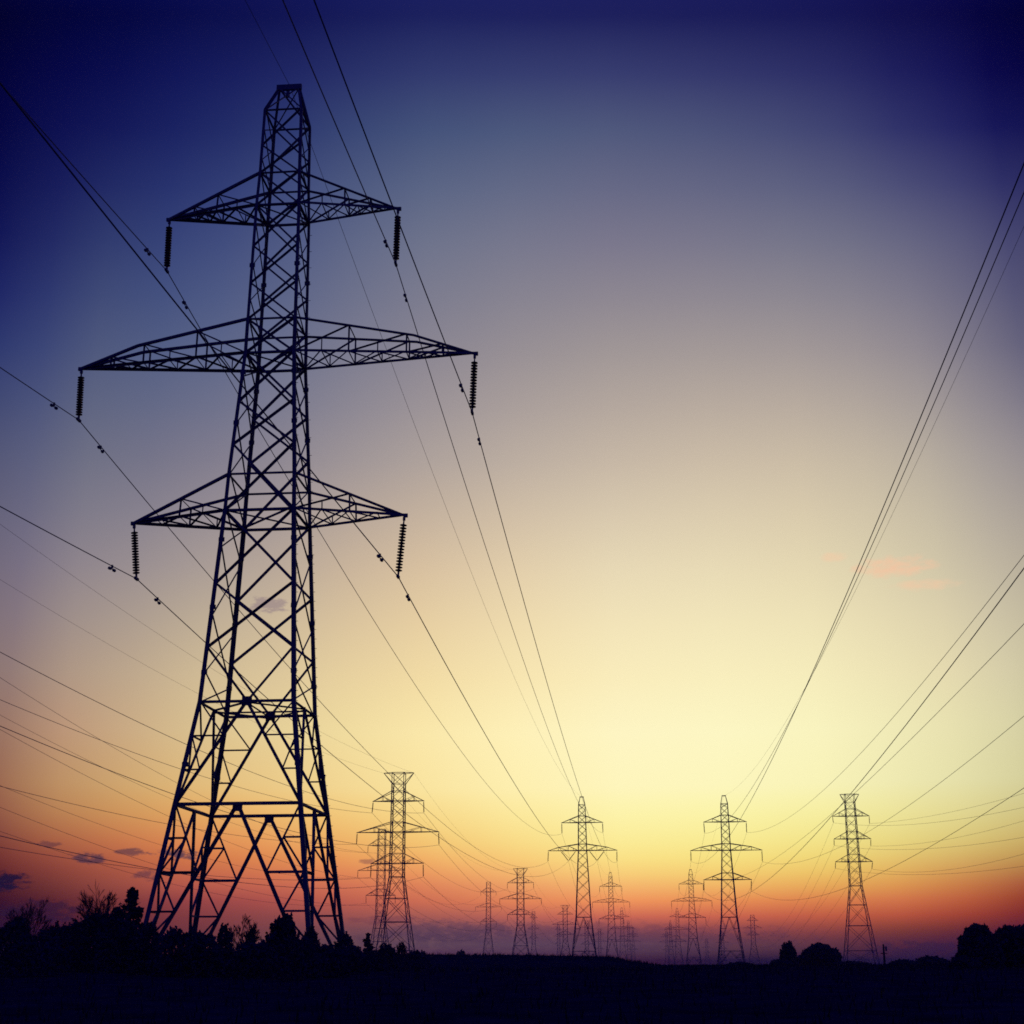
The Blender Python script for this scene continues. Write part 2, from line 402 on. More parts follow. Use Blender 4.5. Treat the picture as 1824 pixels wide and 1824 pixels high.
# rough grass on the field and the bank: nobody could count the blades
rg = random.Random(7)
g = MB()
for i in range(16000):
    if i < 7000:
        y = rg.uniform(118, 138); x = rg.uniform(-52, 42)
        h = rg.uniform(0.08, 0.28)
    else:
        y = 14 + 100 * rg.random() ** 1.5; x = rg.uniform(-0.45, 0.36) * (y + 6)
        h = rg.uniform(0.1, 0.3)
    z = ground_z(x, y)
    a = rg.uniform(0, math.pi); w = h * 0.09 + y * 0.00012
    dx, dy = math.cos(a) * w, math.sin(a) * w
    lx, ly = rg.uniform(-.4, .4) * h, rg.uniform(-.4, .4) * h
    n0 = len(g.v)
    g.v += [(x - dx, y - dy, z - 0.02), (x + dx, y + dy, z - 0.02), (x + lx, y + ly, z + h)]
    g.f.append((n0, n0 + 1, n0 + 2))
go = g.build("grass", GRASS)
tag(go, "short rough grass over the dark field and along its bank", "grass", kind='stuff')

# ------------------------------------------------------------------ haze (air)
hz = MB(); HZ_TOP = 70.0
hz.box((0, 2050, (HZ_TOP - 2.5) / 2), 6400, 4700, HZ_TOP + 2.5)
HAZE = bpy.data.materials.new("evening_haze"); HAZE.use_nodes = True
hn = HAZE.node_tree; hn.nodes.clear()
pv = hn.nodes.new('ShaderNodeVolumePrincipled')
HAZE_DENSITY = 0.00021
HAZE_COLOR = (0.86, 0.70, 0.78)
pv.inputs['Density'].default_value = HAZE_DENSITY
pv.inputs['Color'].default_value = (*HAZE_COLOR, 1)
pv.inputs['Anisotropy'].default_value = 0.0
ho = hn.nodes.new('ShaderNodeOutputMaterial'); hn.links.new(pv.outputs[0], ho.inputs['Volume'])
haze = hz.build("haze", HAZE)
tag(haze, "thin purple evening haze over the whole field", "haze", kind='stuff')

# ------------------------------------------------------------------ pylons
FOOT1 = 1.32
def wfun(table):
    zs = [t[0] for t in table]; ws = [t[1] for t in table]
    return lambda z: float(np.interp(z, zs, ws))

def corners(X, Y, w, z):
    return {'nl': Vector((X - w, Y - w, z)), 'nr': Vector((X + w, Y - w, z)), 'fl': Vector((X - w, Y + w, z)), 'fr': Vector((X + w, Y + w, z))}
FACES = (('nl', 'nr', (0, -1, 0)), ('fl', 'fr', (0, 1, 0)), ('nl', 'fl', (-1, 0, 0)), ('nr', 'fr', (1, 0, 0)))

def lerp(a, b, t): return a + (b - a) * t

def lattice_panel(mb, ca, cb, a, b, w, out, ell):
    """one X panel of a face between lower corners ca and upper corners cb"""
    mb.bar(ca[a], cb[b], w, ell=ell, out=out); 
    o = Vector(out) * (w * 0.6)
    mb.bar(ca[b] - o, cb[a] - o, w, ell=ell, out=out)

def v_panel(mb, lo, up, a, b, w, w2, out, ell, levels):
    """inverted V from the middle of the upper edge to the lower corners, with secondary members"""
    mid = lerp(up[a], up[b], 0.5)
    n = len(levels)
    for c in (a, b):
        mb.bar(lo[c], mid, w, ell=ell, out=out)
        prev = up[c]
        for i, t in enumerate(levels):
            leg = lerp(up[c], lo[c], t); dg = lerp(mid, lo[c], t)
            mb.bar(leg, dg, w2, ell=ell, out=out)
            mb.bar(prev, dg, w2, ell=ell, out=out)
            prev = leg

def base_panel(mb, lo, up, a, b, w, w2, out, ell):
    mid = lerp(up[a], up[b], 0.5)
    for c in (a, b):
        mb.bar(lo[c], mid, w * 0.95, ell=ell, out=out)
        tm = 0.40
        P = lerp(mid, lo[c], tm); Q = lerp(up[c], lo[c], tm)
        mb.bar(up[c], P, w2, ell=ell, out=out)                 # corner to the V
        mb.bar(Q, P, w2 * 1.35, ell=ell, out=out)               # long horizontal
        H = lerp(up[c], P, 0.5); R = lerp(up[c], lo[c], 0.20)
        mb.bar(R, H, w2, ell=ell, out=out); mb.bar(H, Q, w2, ell=ell, out=out)
        S = lerp(mid, lo[c], 0.62); T = lerp(up[c], lo[c], 0.62)
        mb.bar(Q, S, w2, ell=ell, out=out); mb.bar(T, S, w2, ell=ell, out=out)
        mb.bar(S, lerp(up[c], lo[c], 0.80), w2, ell=ell, out=out); mb.bar(lerp(mid, lo[c], 0.80), lerp(up[c], lo[c], 0.80), w2, ell=ell, out=out)

def crossarm(X, Y, side, zb, zt, wb, wt, L, posts, kink, cw, lw, ell):
    """one arm: chords mesh and lacing mesh. posts = fractions root->tip; kink = (fraction, height fraction) of the top chord"""
    ch = MB(); la = MB()
    tip = Vector((X + side * L, Y, zb))
    B = {k: Vector((X + side * wb, Y + s * wb, zb)) for k, s in (('n', -1), ('f', 1))}
    T = {k: Vector((X + side * wt, Y + s * wt, zt)) for k, s in (('n', -1), ('f', 1))}
    def bot(k, t): return lerp(B[k], tip, t)
    def top(k, t):
        if kink is None: return lerp(T[k], tip, t)
        kt, kh = kink
        K = lerp(B[k], tip, kt); K = Vector((K.x, K.y, zb + (zt - zb) * kh))
        return lerp(T[k], K, t / kt) if t <= kt else lerp(K, tip, (t - kt) / (1 - kt))
    for k in 'nf':
        o = (0, -1, 0) if k == 'n' else (0, 1, 0)
        ch.bar(B[k], tip, cw, ell=ell, out=(0, 0, -1))
        if kink is None: ch.bar(T[k], tip, cw, ell=ell, out=(0, 0, 1))
        else:
            ch.bar(T[k], top(k, kink[0]), cw, ell=ell, out=(0, 0, 1)); ch.bar(top(k, kink[0]), tip, cw, ell=ell, out=(0, 0, 1))
        prev = 0.0
        for i, t in enumerate(posts):
            la.bar(bot(k, t), top(k, t), lw, ell=ell, out=o)
            la.bar(bot(k, prev), top(k, t), lw, ell=ell, out=o)
            tm = (prev + t) / 2
            if i < len(posts) - 1 or len(posts) == 1:
                m = lerp(bot(k, prev), top(k, t), 0.5)
                la.bar(m, bot(k, tm), lw * 0.8, ell=ell, out=o)
            prev = t
    stops = [0.0]
    for t in posts: stops += [(stops[-1] + t) / 2, t]
    stops.append((stops[-1] + 1) / 2)
    for i in range(len(stops) - 1):
        a, b = stops[i], stops[i + 1]
        la.bar(bot('n', a), bot('f', b), lw, ell=ell, out=(0, 0, -1))
        o = Vector((0, 0, lw * 0.7))
        la.bar(bot('f', a) + o, bot('n', b) + o, lw, ell=ell, out=(0, 0, -1))
        la.bar(bot('n', b), bot('f', b), lw * 0.8, ell=ell, out=(0, 0, -1))
        if b in posts: la.bar(top('n', b), top('f', b), lw * 0.8, ell=ell, out=(0, 0, 1))
    ch.box((tip.x + side * 0.06, Y, zb - 0.02), 0.2, 0.12, 0.17)       # tip plate the string hangs from
    return ch, la

# ---- the big pylon in front
X1, Y1 = -17.2412, 64.3163
W1 = [(FOOT1, 3.66), (8.191, 2.71), (12.68, 2.086), (21.627, 1.603), (23.41, 1.537), (29.656, 1.175), (31.426, 1.155), (37.64, 1.064), (39.467, 0.994), (43.097, 0.934)]
wf1 = wfun(W1)
PAN1 = [12.68, 15.14, 18.12, 21.63, 24.9, 27.12, 29.656, 31.426, 33.36, 35.37, 37.64, 39.467, 41.06, 43.097]
big = empty("lattice_pylon", (X1, Y1, FOOT1))
tag(big, "huge dark lattice pylon standing in the bushes, nearest of all the pylons", "pylon", "lattice pylons")
leg_parts = {k: MB() for k in ('nl', 'nr', 'fl', 'fr')}
stn = [z for z, _ in W1]
for k in leg_parts:
    sx = -1 if k[1] == 'l' else 1; sy = -1 if k[0] == 'n' else 1
    pts = [corners(X1, Y1, wf1(z), z)[k] for z in [FOOT1 - 0.5] + stn[1:]]
    pts[0] = corners(X1, Y1, 3.73, FOOT1 - 0.5)[k]
    for i in range(len(pts) - 1):
        wleg = 0.19 if pts[i].z < 21 else (0.165 if pts[i].z < 31 else 0.14)
        leg_parts[k].bar(pts[i], pts[i + 1], wleg, t=0.035, ell=True, out=(-sx, 0, 0) if sy * sx > 0 else (0, -sy, 0))
    # splice plates and, on the right-hand legs, climbing bolts
    for z in (9.9, 14.0, 17.0, 20.2, 26.0, 28.6, 34.3):
        c = corners(X1, Y1, wf1(z), z)[k]
        leg_parts[k].box(c, wleg + 0.12, 0.08, 0.2)
    if sx > 0:
        z = 5.0
        while z < 38:
            c = corners(X1, Y1, wf1(z), z)[k]
            leg_parts[k].bar(c, c + Vector((0.19, 0, 0)), 0.018)
            z += 0.45 if z < 24 else 0.9
    leg_parts[k].build("leg", STEEL, big)
for fi, (a, b, out) in enumerate(FACES):
    mb = MB()
    side = fi >= 2
    C = lambda z: corners(X1, Y1, wf1(z), z)
    if not side:
        for z0, z1 in zip(PAN1[1:], PAN1[2:]):
            lattice_panel(mb, C(z0), C(z1), a, b, 0.112 if z0 < 30 else 0.09, out, True)
        # V from the first panel point down to the waist frame
        lo, up = C(12.68), C(15.14)
        mid = lerp(lo[a], lo[b], 0.5)
        mb.bar(up[a], mid, 0.11, ell=True, out=out); mb.bar(up[b], mid, 0.11, ell=True, out=out)
        mb.box(mid, 0.44, 0.06, 0.40)
    else:
        st = [12.68, 14.0, 16.6, 19.85, 21.63, 23.41, 26.0, 28.4, 29.656, 31.426, 32.4, 34.3, 36.5, 37.64, 39.467, 40.2, 41.9, 43.097]
        for z0, z1 in zip(st, st[1:]):
            lattice_panel(mb, C(z0), C(z1), a, b, 0.075 if z0 < 30 else 0.062, out, True)
    v_panel(mb, C(8.191), C(12.68), a, b, 0.12, 0.068, out, True, (0.34, 0.67))
    base_panel(mb, C(FOOT1 - 0.3), C(8.191), a, b, 0.15, 0.085, out, True)
    m1 = lerp(C(8.191)[a], C(8.191)[b], 0.5)
    if not side: mb.box(m1 + Vector((0, 0, -0.15)), 0.42, 0.05, 0.36)
    else: mb.box(m1 + Vector((0, 0, -0.15)), 0.05, 0.42, 0.36)
    mb.build("face_bracing", STEEL, big)
for z in (8.191, 12.68):
    mb = MB(); C = corners(X1, Y1, wf1(z), z)
    for a, b, out in FACES: mb.bar(C[a], C[b], 0.15 if z < 10 else 0.13, ell=True, out=(0, 0, 1))
    if z > 10:
        mids = [lerp(C[a], C[b], 0.5) for a, b, _ in FACES]      # near, far, left, right
        for p, q in ((0, 2), (0, 3), (1, 2), (1, 3), (2, 3), (0, 1)):
            mb.bar(mids[p] + Vector((0, 0, -.05 * (p + 1))), mids[q] + Vector((0, 0, -.05 * (p + 1))), 0.08, ell=True)
    mb.build("horizontal_frame", STEEL, big)
for zb, zt in ((21.627, 23.41), (29.656, 31.426), (37.64, 39.467)):
    for z, w in ((zb, 0.15), (zt, 0.11)):
        mb = MB()
        C = corners(X1, Y1, wf1(z), z)
        for a, b, out in FACES: mb.bar(C[a], C[b], w, ell=True, out=(0, 0, 1))
        if z == zb: mb.bar(C['nl'], C['fr'], 0.08, ell=True); mb.bar(C['nr'] + Vector((0, 0, .09)), C['fl'] + Vector((0, 0, .09)), 0.08, ell=True)
        mb.build("arm_frame", STEEL, big)
ARMS1 = [('lowest', 21.627, 23.41, 6.456, (0.50,), None), ('middle', 29.656, 31.426, 9.720, (0.30, 0.62, 0.82), (0.66, 0.52)), ('top', 37.64, 39.467, 5.834, (0.46, 0.72), None)]
for nm, zb, zt, L, posts, kink in ARMS1:
    for s in (-1, 1):
        ch, la = crossarm(X1, Y1, s, zb, zt, wf1(zb), wf1(zt), L, posts, kink, 0.125, 0.072, True)
        arm = ch.build("crossarm", STEEL, big)
        la.build("arm_lacing", STEEL, arm)
pk = MB(); C = corners(X1, Y1, wf1(43.097), 43.097)
for a, b, out in FACES: pk.bar(C[a], C[b], 0.11, ell=True, out=(0, 0, 1))
for k in C:
    sx = -1 if k[1] == 'l' else 1
    pk.bar(C[k], (X1 + sx * 0.5, Y1, 44.95), 0.13, ell=True)
pk.bar(C['nl'], (X1 + 0.45, Y1 - 0.05, 44.85), 0.07, ell=True); pk.bar(C['nr'], (X1 - 0.45, Y1 - 0.1, 44.85), 0.07, ell=True)
pk.bar(C['fl'], (X1 + 0.45, Y1 + 0.05, 44.85), 0.07, ell=True); pk.bar(C['fr'], (X1 - 0.45, Y1 + 0.1, 44.85), 0.07, ell=True)
pk.box((X1, Y1, 44.95), 1.3, 0.16, 0.3)
pk.box((X1 - 0.05, Y1, 44.55), 0.16, 0.12, 0.34)
pk.build("peak", STEEL, big)

# ---- the pylons down the lines
def far_pylon(X, Y, foot, top, arms, label, style, wtab, detail, flare=None, vstring=False):
    """arms: (zb, zt, half length, kink). detail 2: parts, 1: legs/arms coarse in parts, 0: one mesh"""
    wf = wfun(wtab)
    root = empty("lattice_pylon", (X, Y, foot)) if detail else None
    legs = MB(); br = MB()
    head = top if style == 'pointed' else top
    sh = top - 2.2 if style == 'pointed' else (top - 2.6 if style == 'flared' else top)
    lw, bw, sw = (0.20, 0.10, 0.07) if detail else (0.26, 0.15, 0.12)
    C = lambda z: corners(X, Y, wf(z), z)
    zs = sorted(set([foot - 0.6] + [t[0] for t in wtab if foot < t[0] < sh] + [sh]))
    for k in ('nl', 'nr', 'fl', 'fr'):
        for z0, z1 in zip(zs, zs[1:]): legs.bar(C(z0)[k], C(z1)[k], lw if z0 < arms[-1][0] + 4 else lw * 0.8)
    zlow = arms[-1][0]
    zw = wtab[1][0]                                        # where the splayed base starts
    z1_, z2_ = foot + (zw - foot) * 0.30, zw
    for a, b, out in FACES:
        if style != 'pointed':
            # splayed base of stacked X panels with a horizontal at each
            hs = [0.0, 0.19, 0.50, 0.76, 1.0]
            zz = [foot - 0.3 + (zw - foot + 0.3) * h for h in hs]
            for za, zb_ in zip(zz, zz[1:]):
                lattice_panel(br, C(za), C(zb_), a, b, bw, out, False)
                br.bar(C(zb_)[a], C(zb_)[b], bw * 1.35)
        else:
          base_panel(br, C(foot - 0.4), C(z1_), a, b, bw, sw, out, False) if detail else v_panel(br, C(foot - 0.4), C(z1_), a, b, bw, sw, out, False, (0.5,))
        if style == 'pointed': v_panel(br, C(z1_), C(z2_), a, b, bw, sw, out, False, (0.34, 0.67) if detail else (0.5,))
        for z in ((z1_, z2_) if style == 'pointed' else (z2_,)): br.bar(C(z)[a], C(z)[b], bw * 1.2)
        z = z2_
        lev = [z]
        while z < sh - 1.0:
            z += max(2.0 * wf(z) * 0.88, 1.3); lev.append(min(z, sh))
        lev[-1] = sh
        for za, zb_ in zip(lev, lev[1:]):
            lattice_panel(br, C(za), C(zb_), a, b, bw * 0.9, out, False)
        br.bar(C(sh)[a], C(sh)[b], bw)
    if style == 'pointed':
        for k in C(sh):
            sx = -1 if k[1] == 'l' else 1
            legs.bar(C(sh)[k], (X + sx * 0.45, Y, top), 0.15)
        legs.box((X, Y, top), 1.2, 0.16, 0.26)
    elif style == 'flared':
        fw_ = flare
        for sx in (-1, 1):
            for sy in (-1, 1):
                w0 = wf(sh)
                legs.bar((X + sx * w0, Y + sy * w0, sh), (X + sx * w0, Y + sy * w0, top), 0.15)
                br.bar((X + sx * w0, Y + sy * w0, sh), (X + sx * fw_, Y, top), 0.13)
                br.bar((X + sx * w0, Y + sy * w0, top), (X + sx * fw_, Y, top + 0.02), 0.13)
        w0 = wf(sh)
        for sy in (-1, 1):
            br.bar((X - w0, Y + sy * w0, top), (X + w0, Y + sy * w0, top), 0.14)
            br.bar((X - w0, Y + sy * w0, sh), (X + w0, Y + sy * w0, top), 0.09)
            br.bar((X + w0, Y + sy * w0 * .95, sh), (X - w0, Y + sy * w0 * .95, top), 0.09)
        for sx in (-1, 1): br.bar((X + sx * w0, Y - w0, top), (X + sx * w0, Y + w0, top), 0.12)
    armm = []
    for zb, zt, L, kink in arms:
        for s in (-1, 1):
            posts = (0.34, 0.67) if kink else (0.5,)
            ch, la = crossarm(X, Y, s, zb, zt, wf(zb), wf(zt), L, posts, kink, 0.15, 0.085, False)
            armm.append((ch, la))
        for a, b, out in FACES:
            br.bar(C(zb)[a], C(zb)[b], 0.15); br.bar(C(zt)[a], C(zt)[b], 0.11)
    if detail:
        legs.build("leg_frame", STEEL, root)
        br.build("lattice_bracing", STEEL, root)
        for ch, la in armm:
            n0 = len(ch.v); ch.v += la.v; ch.f += [tuple(i + n0 for i in f) for f in la.f]
            ch.build("crossarm", STEEL, root)
        o = root
    else:
        for m in [br] + [x for p in armm for x in p]:
            n0 = len(legs.v); legs.v += m.v; legs.f += [tuple(i + n0 for i in f) for f in m.f]
        o = legs.build("lattice_pylon", STEEL)
    return tag(o, label, "pylon", "lattice pylons")

def pointed_w(foot, a3, top):
    # same taper as the big pylon, stretched to this one's own crossarm heights
    zLB = a3[2] if len(a3) > 2 else a3[1] - 8.0
    return [(foot, 3.66), (foot + (zLB - foot) * 0.56, 2.09), (zLB, 1.6), (a3[1], 1.18), (a3[0], 1.06), (top - 2, 0.93), (top, 0.9)]

def flared_w(foot, zwaist, ztop, wtop, wwaist, wfoot):
    return [(foot, wfoot), (zwaist, wwaist), (ztop, wtop)]

PYL = {}
def reg(key, o, X, Y, arms, string, top, flare=None):
    at_ = {}
    for nm, (zb, zt, L, kink) in zip('TML', arms):
        at_[nm + 'L'] = (X - L, Y, zb - string); at_[nm + 'R'] = (X + L, Y, zb - string)
    at_['G'] = (X, Y, top)
    if flare: at_['GL'] = (X - flare, Y, top); at_['GR'] = (X + flare, Y, top)
    PYL[key] = dict(X=X, Y=Y, arms=arms, at=at_, string=string)

XFIX = {'M2': -18.15, 'R1': 21.85, 'P1': -59.25, 'S1': -111.3, 'Q1': 66.3}
def make_pointed(key, px, D, ytop, yarms, yfoot, label, detail, halves=(5.83, 9.72, 6.46), dz=(1.85, 1.78, 1.8)):
    X = XFIX.get(key, at(px, (ytop + yfoot) / 2, D)[0])
    top = at(px, ytop, D)[2]; zb = [at(px, y, D)[2] for y in yarms]
    foot = ground_z(X, D)
    arms = [(z, z + dz[i], halves[i], (0.66, 0.52) if i == 1 else None) for i, z in enumerate(zb)]
    o = far_pylon(X, D, foot, top, arms, label, 'pointed', pointed_w(foot, zb, top), detail)
    reg(key, o, X, D, arms, 2.9, top)
def make_flared(key, px, D, ytop, yarms, label, detail, halves, flare, ws, zwaist_y, style='flared', dz=2.3):
    X = XFIX.get(key, at(px, (ytop + 1700) / 2, D)[0])
    top = at(px, ytop, D)[2]; zb = [at(px, y, D)[2] for y in yarms]
    foot = ground_z(X, D)
    zwaist = at(px, zwaist_y, D)[2]
    arms = [(z, z + dz, halves[i], None) for i, z in enumerate(zb)]
    o = far_pylon(X, D, foot, top, arms, label, style, flared_w(foot, zwaist, top - 1, *ws), detail, flare=flare)
    reg(key, o, X, D, arms, 2.6, top, flare if style == 'flared' else None)

# line of the big pylon
make_pointed('M2', 1037.5, 425, 1419.6, [1465.2, 1515], 1717, "pylon with only two crossarm levels and V strings, left of the bright gap", 2)
make_pointed('M3', 1089, 790, 1554, [1579, 1607, 1636.7], 1717, "small pylon just right of the two-armed pylon, bright gap beside it", 2)
make_pointed('M4', 1108.5, 1150, 1617, [1633, 1654.5, 1677], 1717, "hazy tiny pylon overlapping the right side of the small pylon left of the gap", 1)
make_pointed('M5', 1120, 1510, 1640, [1652, 1668, 1685], 1717, "faint tiny pylon in the purple haze, nearer one of two bordering the gap's left edge", 0)
make_pointed('M6', 1128, 1870, 1654, [1664, 1677, 1691], 1717, "faintest farthest pylon at the left edge of the bright gap", 0)
# line right of the gap
make_pointed('R1', 1292, 416, 1417.4, [1464, 1514.6, 1567], 1717, "sharp three-armed pointed pylon right of the bright gap", 2)
make_pointed('R2', 1233, 735, 1549, [1574.6, 1605, 1634.5], 1717, "small pylon just left of the sharp pointed pylon, right of the bright gap", 2)
make_pointed('R3', 1207.5, 1120, 1618, [1633, 1655.8, 1677], 1717, "hazy tiny pylon at the left shoulder of the small pylon right of the gap", 1)
make_pointed('R4', 1195, 1480, 1640, [1653, 1669, 1686], 1717, "faint tiny pylon in haze, nearer one of two bordering the gap's right edge", 0)
make_pointed('R5', 1188, 1840, 1655, [1665, 1678, 1692], 1717, "faintest farthest pylon at the right edge of the bright gap", 0)
# flared-head line on the left
make_flared('P1', 710.5, 353, 1377, [1427, 1482.3, 1538], "tall pylon with flared flat head, rising right of the big pylon", 2, (6.15, 9.85, 6.25), 3.65, (1.42, 1.6, 4.5), 1562)
make_flared('P2', 927.3, 697, 1547, [1572.5, 1601, 1629], "smaller flared-head pylon midway between the tall flared one and the two-armed one", 2, (6.1, 9.7, 6.1), 3.4, (1.5, 1.62, 4.6), 1648)
make_flared('P3', 1007, 1080, 1612.6, [1628.6, 1646.6, 1665], "tiny flared-head pylon touching the left side of the two-armed pylon", 1, (5.6, 9.4, 5.8), 3.3, (1.5, 1.62, 4.6), 1676)
make_flared('P4', 1045, 1440, 1640, [1652, 1667, 1682], "faint tiny pylon seen through the base of the two-armed pylon", 0, (5.8, 9.4, 5.8), 3.3, (1.5, 1.62, 4.6), 1690)
make_flared('P5', 1068, 1800, 1655, [1664, 1677, 1690], "faint farthest pylon between the two-armed pylon and the small one beside it", 0, (5.8, 9.4, 5.8), 3.3, (1.5, 1.62, 4.6), 1697)
# slim line behind it
make_flared('S1', 679.5, 623, 1477, [1505.8, 1550.4, 1595], "slim reddish pylon half hidden behind the tall flared-head pylon", 2, (5.8, 9.9, 6.2), None, (1.45, 1.7, 4.7), 1632, style='slim', dz=2.6)
make_flared('S2', 870, 1127, 1571, [1588.5, 1615.6, 1641.7], "small slim pylon left of the smaller flared-head pylon", 2, (5.8, 9.8, 6.0), None, (1.5, 1.75, 4.9), 1657, style='slim', dz=2.6)
make_flared('S3', 950.5, 1700, 1623, [1635, 1655, 1671], "tiny faded pylon just right of the smaller flared-head pylon", 1, (4.6, 6.9, 5.2), None, (1.6, 1.9, 4.9), 1682, style='slim', dz=2.6)
make_flared('S4', 995, 2250, 1647, [1656, 1668, 1681], "faintest pylon left of the tiny flared-head pylon, almost lost in haze", 0, (5.2, 8.5, 5.5), None, (1.7, 2.0, 4.9), 1690, style='slim', dz=2.6)
# line on the far right
make_flared('Q1', 1514.5, 490, 1415, [1453.7, 1494.3, 1535], "flat-topped pylon with three equal crossarms, right of the round tree", 2, (5.85, 5.85, 5.85), 3.05, (1.45, 1.85, 5.1), 1578, dz=2.3)
make_flared('Q2', 1341.5, 1350, 1630, [1640, 1653, 1665.5], "tiny pylon just right of the sharp pointed pylon's legs", 1, (5.0, 8.0, 5.4), None, (1.6, 1.9, 5.0), 1682, style='slim', dz=2.4)
make_flared('Q3', 1287, 2000, 1660, [1667, 1679, 1690], "faint tiny pylon seen through the base of the sharp pointed pylon", 0, (5.2, 8.5, 5.5), None, (1.7, 2.0, 4.9), 1696, style='slim', dz=2.4)
make_flared('Q4', 1259, 2600, 1672, [1679, 1688, 1697], "faintest pylon left of the sharp pointed pylon's base, lost in haze", 0, (5.2, 8.5, 5.5), None, (1.7, 2.0, 4.9), 1701, style='slim', dz=2.4)

# ------------------------------------------------------------------ insulator strings
A1 = {'TL': (-23.03, 64.32, 34.78), 'TR': (-11.46, 64.32, 34.6), 'ML': (-26.88, 64.32, 26.96), 'MR': (-7.63, 64.32, 26.62), 'LL': (-23.39, 64.32, 18.9), 'LR': (-11.02, 64.32, 18.68), 'G': (-17.24, 64.32, 45.1)}
SIDE = {'L': 'left', 'R': 'right'}
LEVEL = {'T': 'top', 'M': 'middle', 'L': 'lowest'}
ARMZ = {'T': (37.64, 5.834), 'M': (29.656, 9.720), 'L': (21.627, 6.456)}
def near_string(key):
    zb, L = ARMZ[key[0]]; s = -1 if key[1] == 'L' else 1
    tip = Vector((X1 + s * L, Y1, zb - 0.12)); bot = Vector(A1[key])
    d = (bot - tip); ln = d.length; d.normalize()
    root = empty("insulator_string", tip)
    tag(root, f"ribbed insulator string hanging from the big pylon's {LEVEL[key[0]]} crossarm, {SIDE[key[1]]} tip", "insulator", "insulator strings of the big pylon")
    h = MB(); h.bar(tip, tip + d * 0.30, 0.06); h.box(tip + d * 0.06, 0.12, 0.09, 0.16); h.build("hanger", STEEL, root)
    n = 16; pitch = (ln - 0.30 - 0.22) / n
    for i in range(n):
        m = MB(); a = tip + d * (0.30 + i * pitch); b = a + d * pitch
        r = 0.165
        m.lathe(a, b, [(0, 0.045), (pitch * .10, 0.055), (pitch * .44, r), (pitch * .58, r), (pitch * .90, 0.055), (pitch, 0.045)])
        m.build("disc", PORCELAIN, root)
    c = MB(); c.bar(bot - d * 0.24, bot, 0.08); c.box(bot, 0.11, 0.42, 0.12); c.build("clamp", STEEL, root)
for k in ('TL', 'TR', 'ML', 'MR', 'LL', 'LR'): near_string(k)

def far_string(top, bot, label, group):
    top = Vector(top); bot = Vector(bot); ln = (bot - top).length
    m = MB(); n = 8; prof = [(0, 0.03)]
    for i in range(n):
        t = ln * (0.1 + 0.84 * i / n); p = ln * 0.84 / n
        prof += [(t, 0.05), (t + p * .4, 0.15), (t + p * .7, 0.13), (t + p * .98, 0.05)]
    prof.append((ln, 0.03))
    m.lathe(top, bot, prof, seg=7)
    tag(m.build("insulator_string", PORCELAIN), label, "insulator", group)
NICK = {'M2': "two-armed pylon", 'M3': "small pylon beside the two-armed one", 'R1': "sharp pointed pylon", 'R2': "small pylon beside the sharp pointed one",
        'P1': "tall flared-head pylon", 'P2': "smaller flared-head pylon", 'S1': "slim half-hidden pylon", 'S2': "small slim pylon", 'Q1': "three-equal-arm pylon"}
AR = {'TL': (16.11, 416.0, 36.33), 'TR': (27.67, 416.0, 36.37), 'ML': (12.11, 416.0, 28.79), 'MR': (31.55, 416.0, 28.47), 'LL': (15.31, 416.0, 20.76), 'LR': (28.11, 416.0, 20.72)}
AP = {'TL': (-65.61, 353.0, 36.67), 'TR': (-53.01, 353.0, 36.53), 'ML': (-69.19, 353.0, 29.3), 'MR': (-49.25, 353.0, 28.98), 'LL': (-65.59, 353.0, 21.57), 'LR': (-52.92, 353.0, 21.6)}
AS = {'TL': (-117.22, 623.0, 46.97), 'TR': (-105.72, 623.0, 46.86), 'ML': (-121.25, 623.0, 36.88), 'MR': (-101.23, 623.0, 36.72), 'LL': (-117.38, 623.0, 26.37), 'LR': (-105.05, 623.0, 26.29)}
AQ = {'TL': (60.61, 490.0, 45.36), 'TR': (72.14, 490.0, 44.99), 'ML': (60.4, 490.0, 38.17), 'MR': (71.97, 490.0, 37.88), 'LL': (60.27, 490.0, 30.93), 'LR': (71.79, 490.0, 30.66)}
PYL['R1']['at'].update(AR); PYL['P1']['at'].update(AP); PYL['S1']['at'].update(AS); PYL['Q1']['at'].update(AQ)
m2 = PYL['M2']
m2['at'].update({'TL': (-23.94, 425.0, 37.35), 'TR': (-12.25, 425.0, 37.54), 'ML': (-28.04, 425.0, 29.58), 'MR': (-8.46, 425.0, 29.41)})
for key in NICK:
    P = PYL[key]
    for nm, (zb, zt, L, kink) in zip('TML', P['arms']):
        for s in 'LR':
            a = P['at'].get(nm + s)
            if a is None: continue
            sg = -1 if s == 'L' else 1
            far_string((P['X'] + sg * L, P['Y'], zb - 0.1), a, f"insulator string, {SIDE[s]} tip of {LEVEL[nm]} crossarm, {NICK[key]}", "thin insulator strings of the distant pylons")
# V strings of the two-armed pylon carry its lowest pair of cables
zbM = m2['arms'][1][0]
for s, sg in (('L', -1), ('R', 1)):
    px = m2['X'] + sg * 4.05
    bot = (px, 425.0, zbM - 2.85)
    m2['at']['L' + s] = bot
    for q, dx in (('outer', 2.15 * sg), ('inner', -2.15 * sg)):
        far_string((px + dx, 425.0, zbM - 0.1), bot, f"slanting {q} string of the two-armed pylon's {SIDE[s]} V pair", "thin insulator strings of the distant pylons")

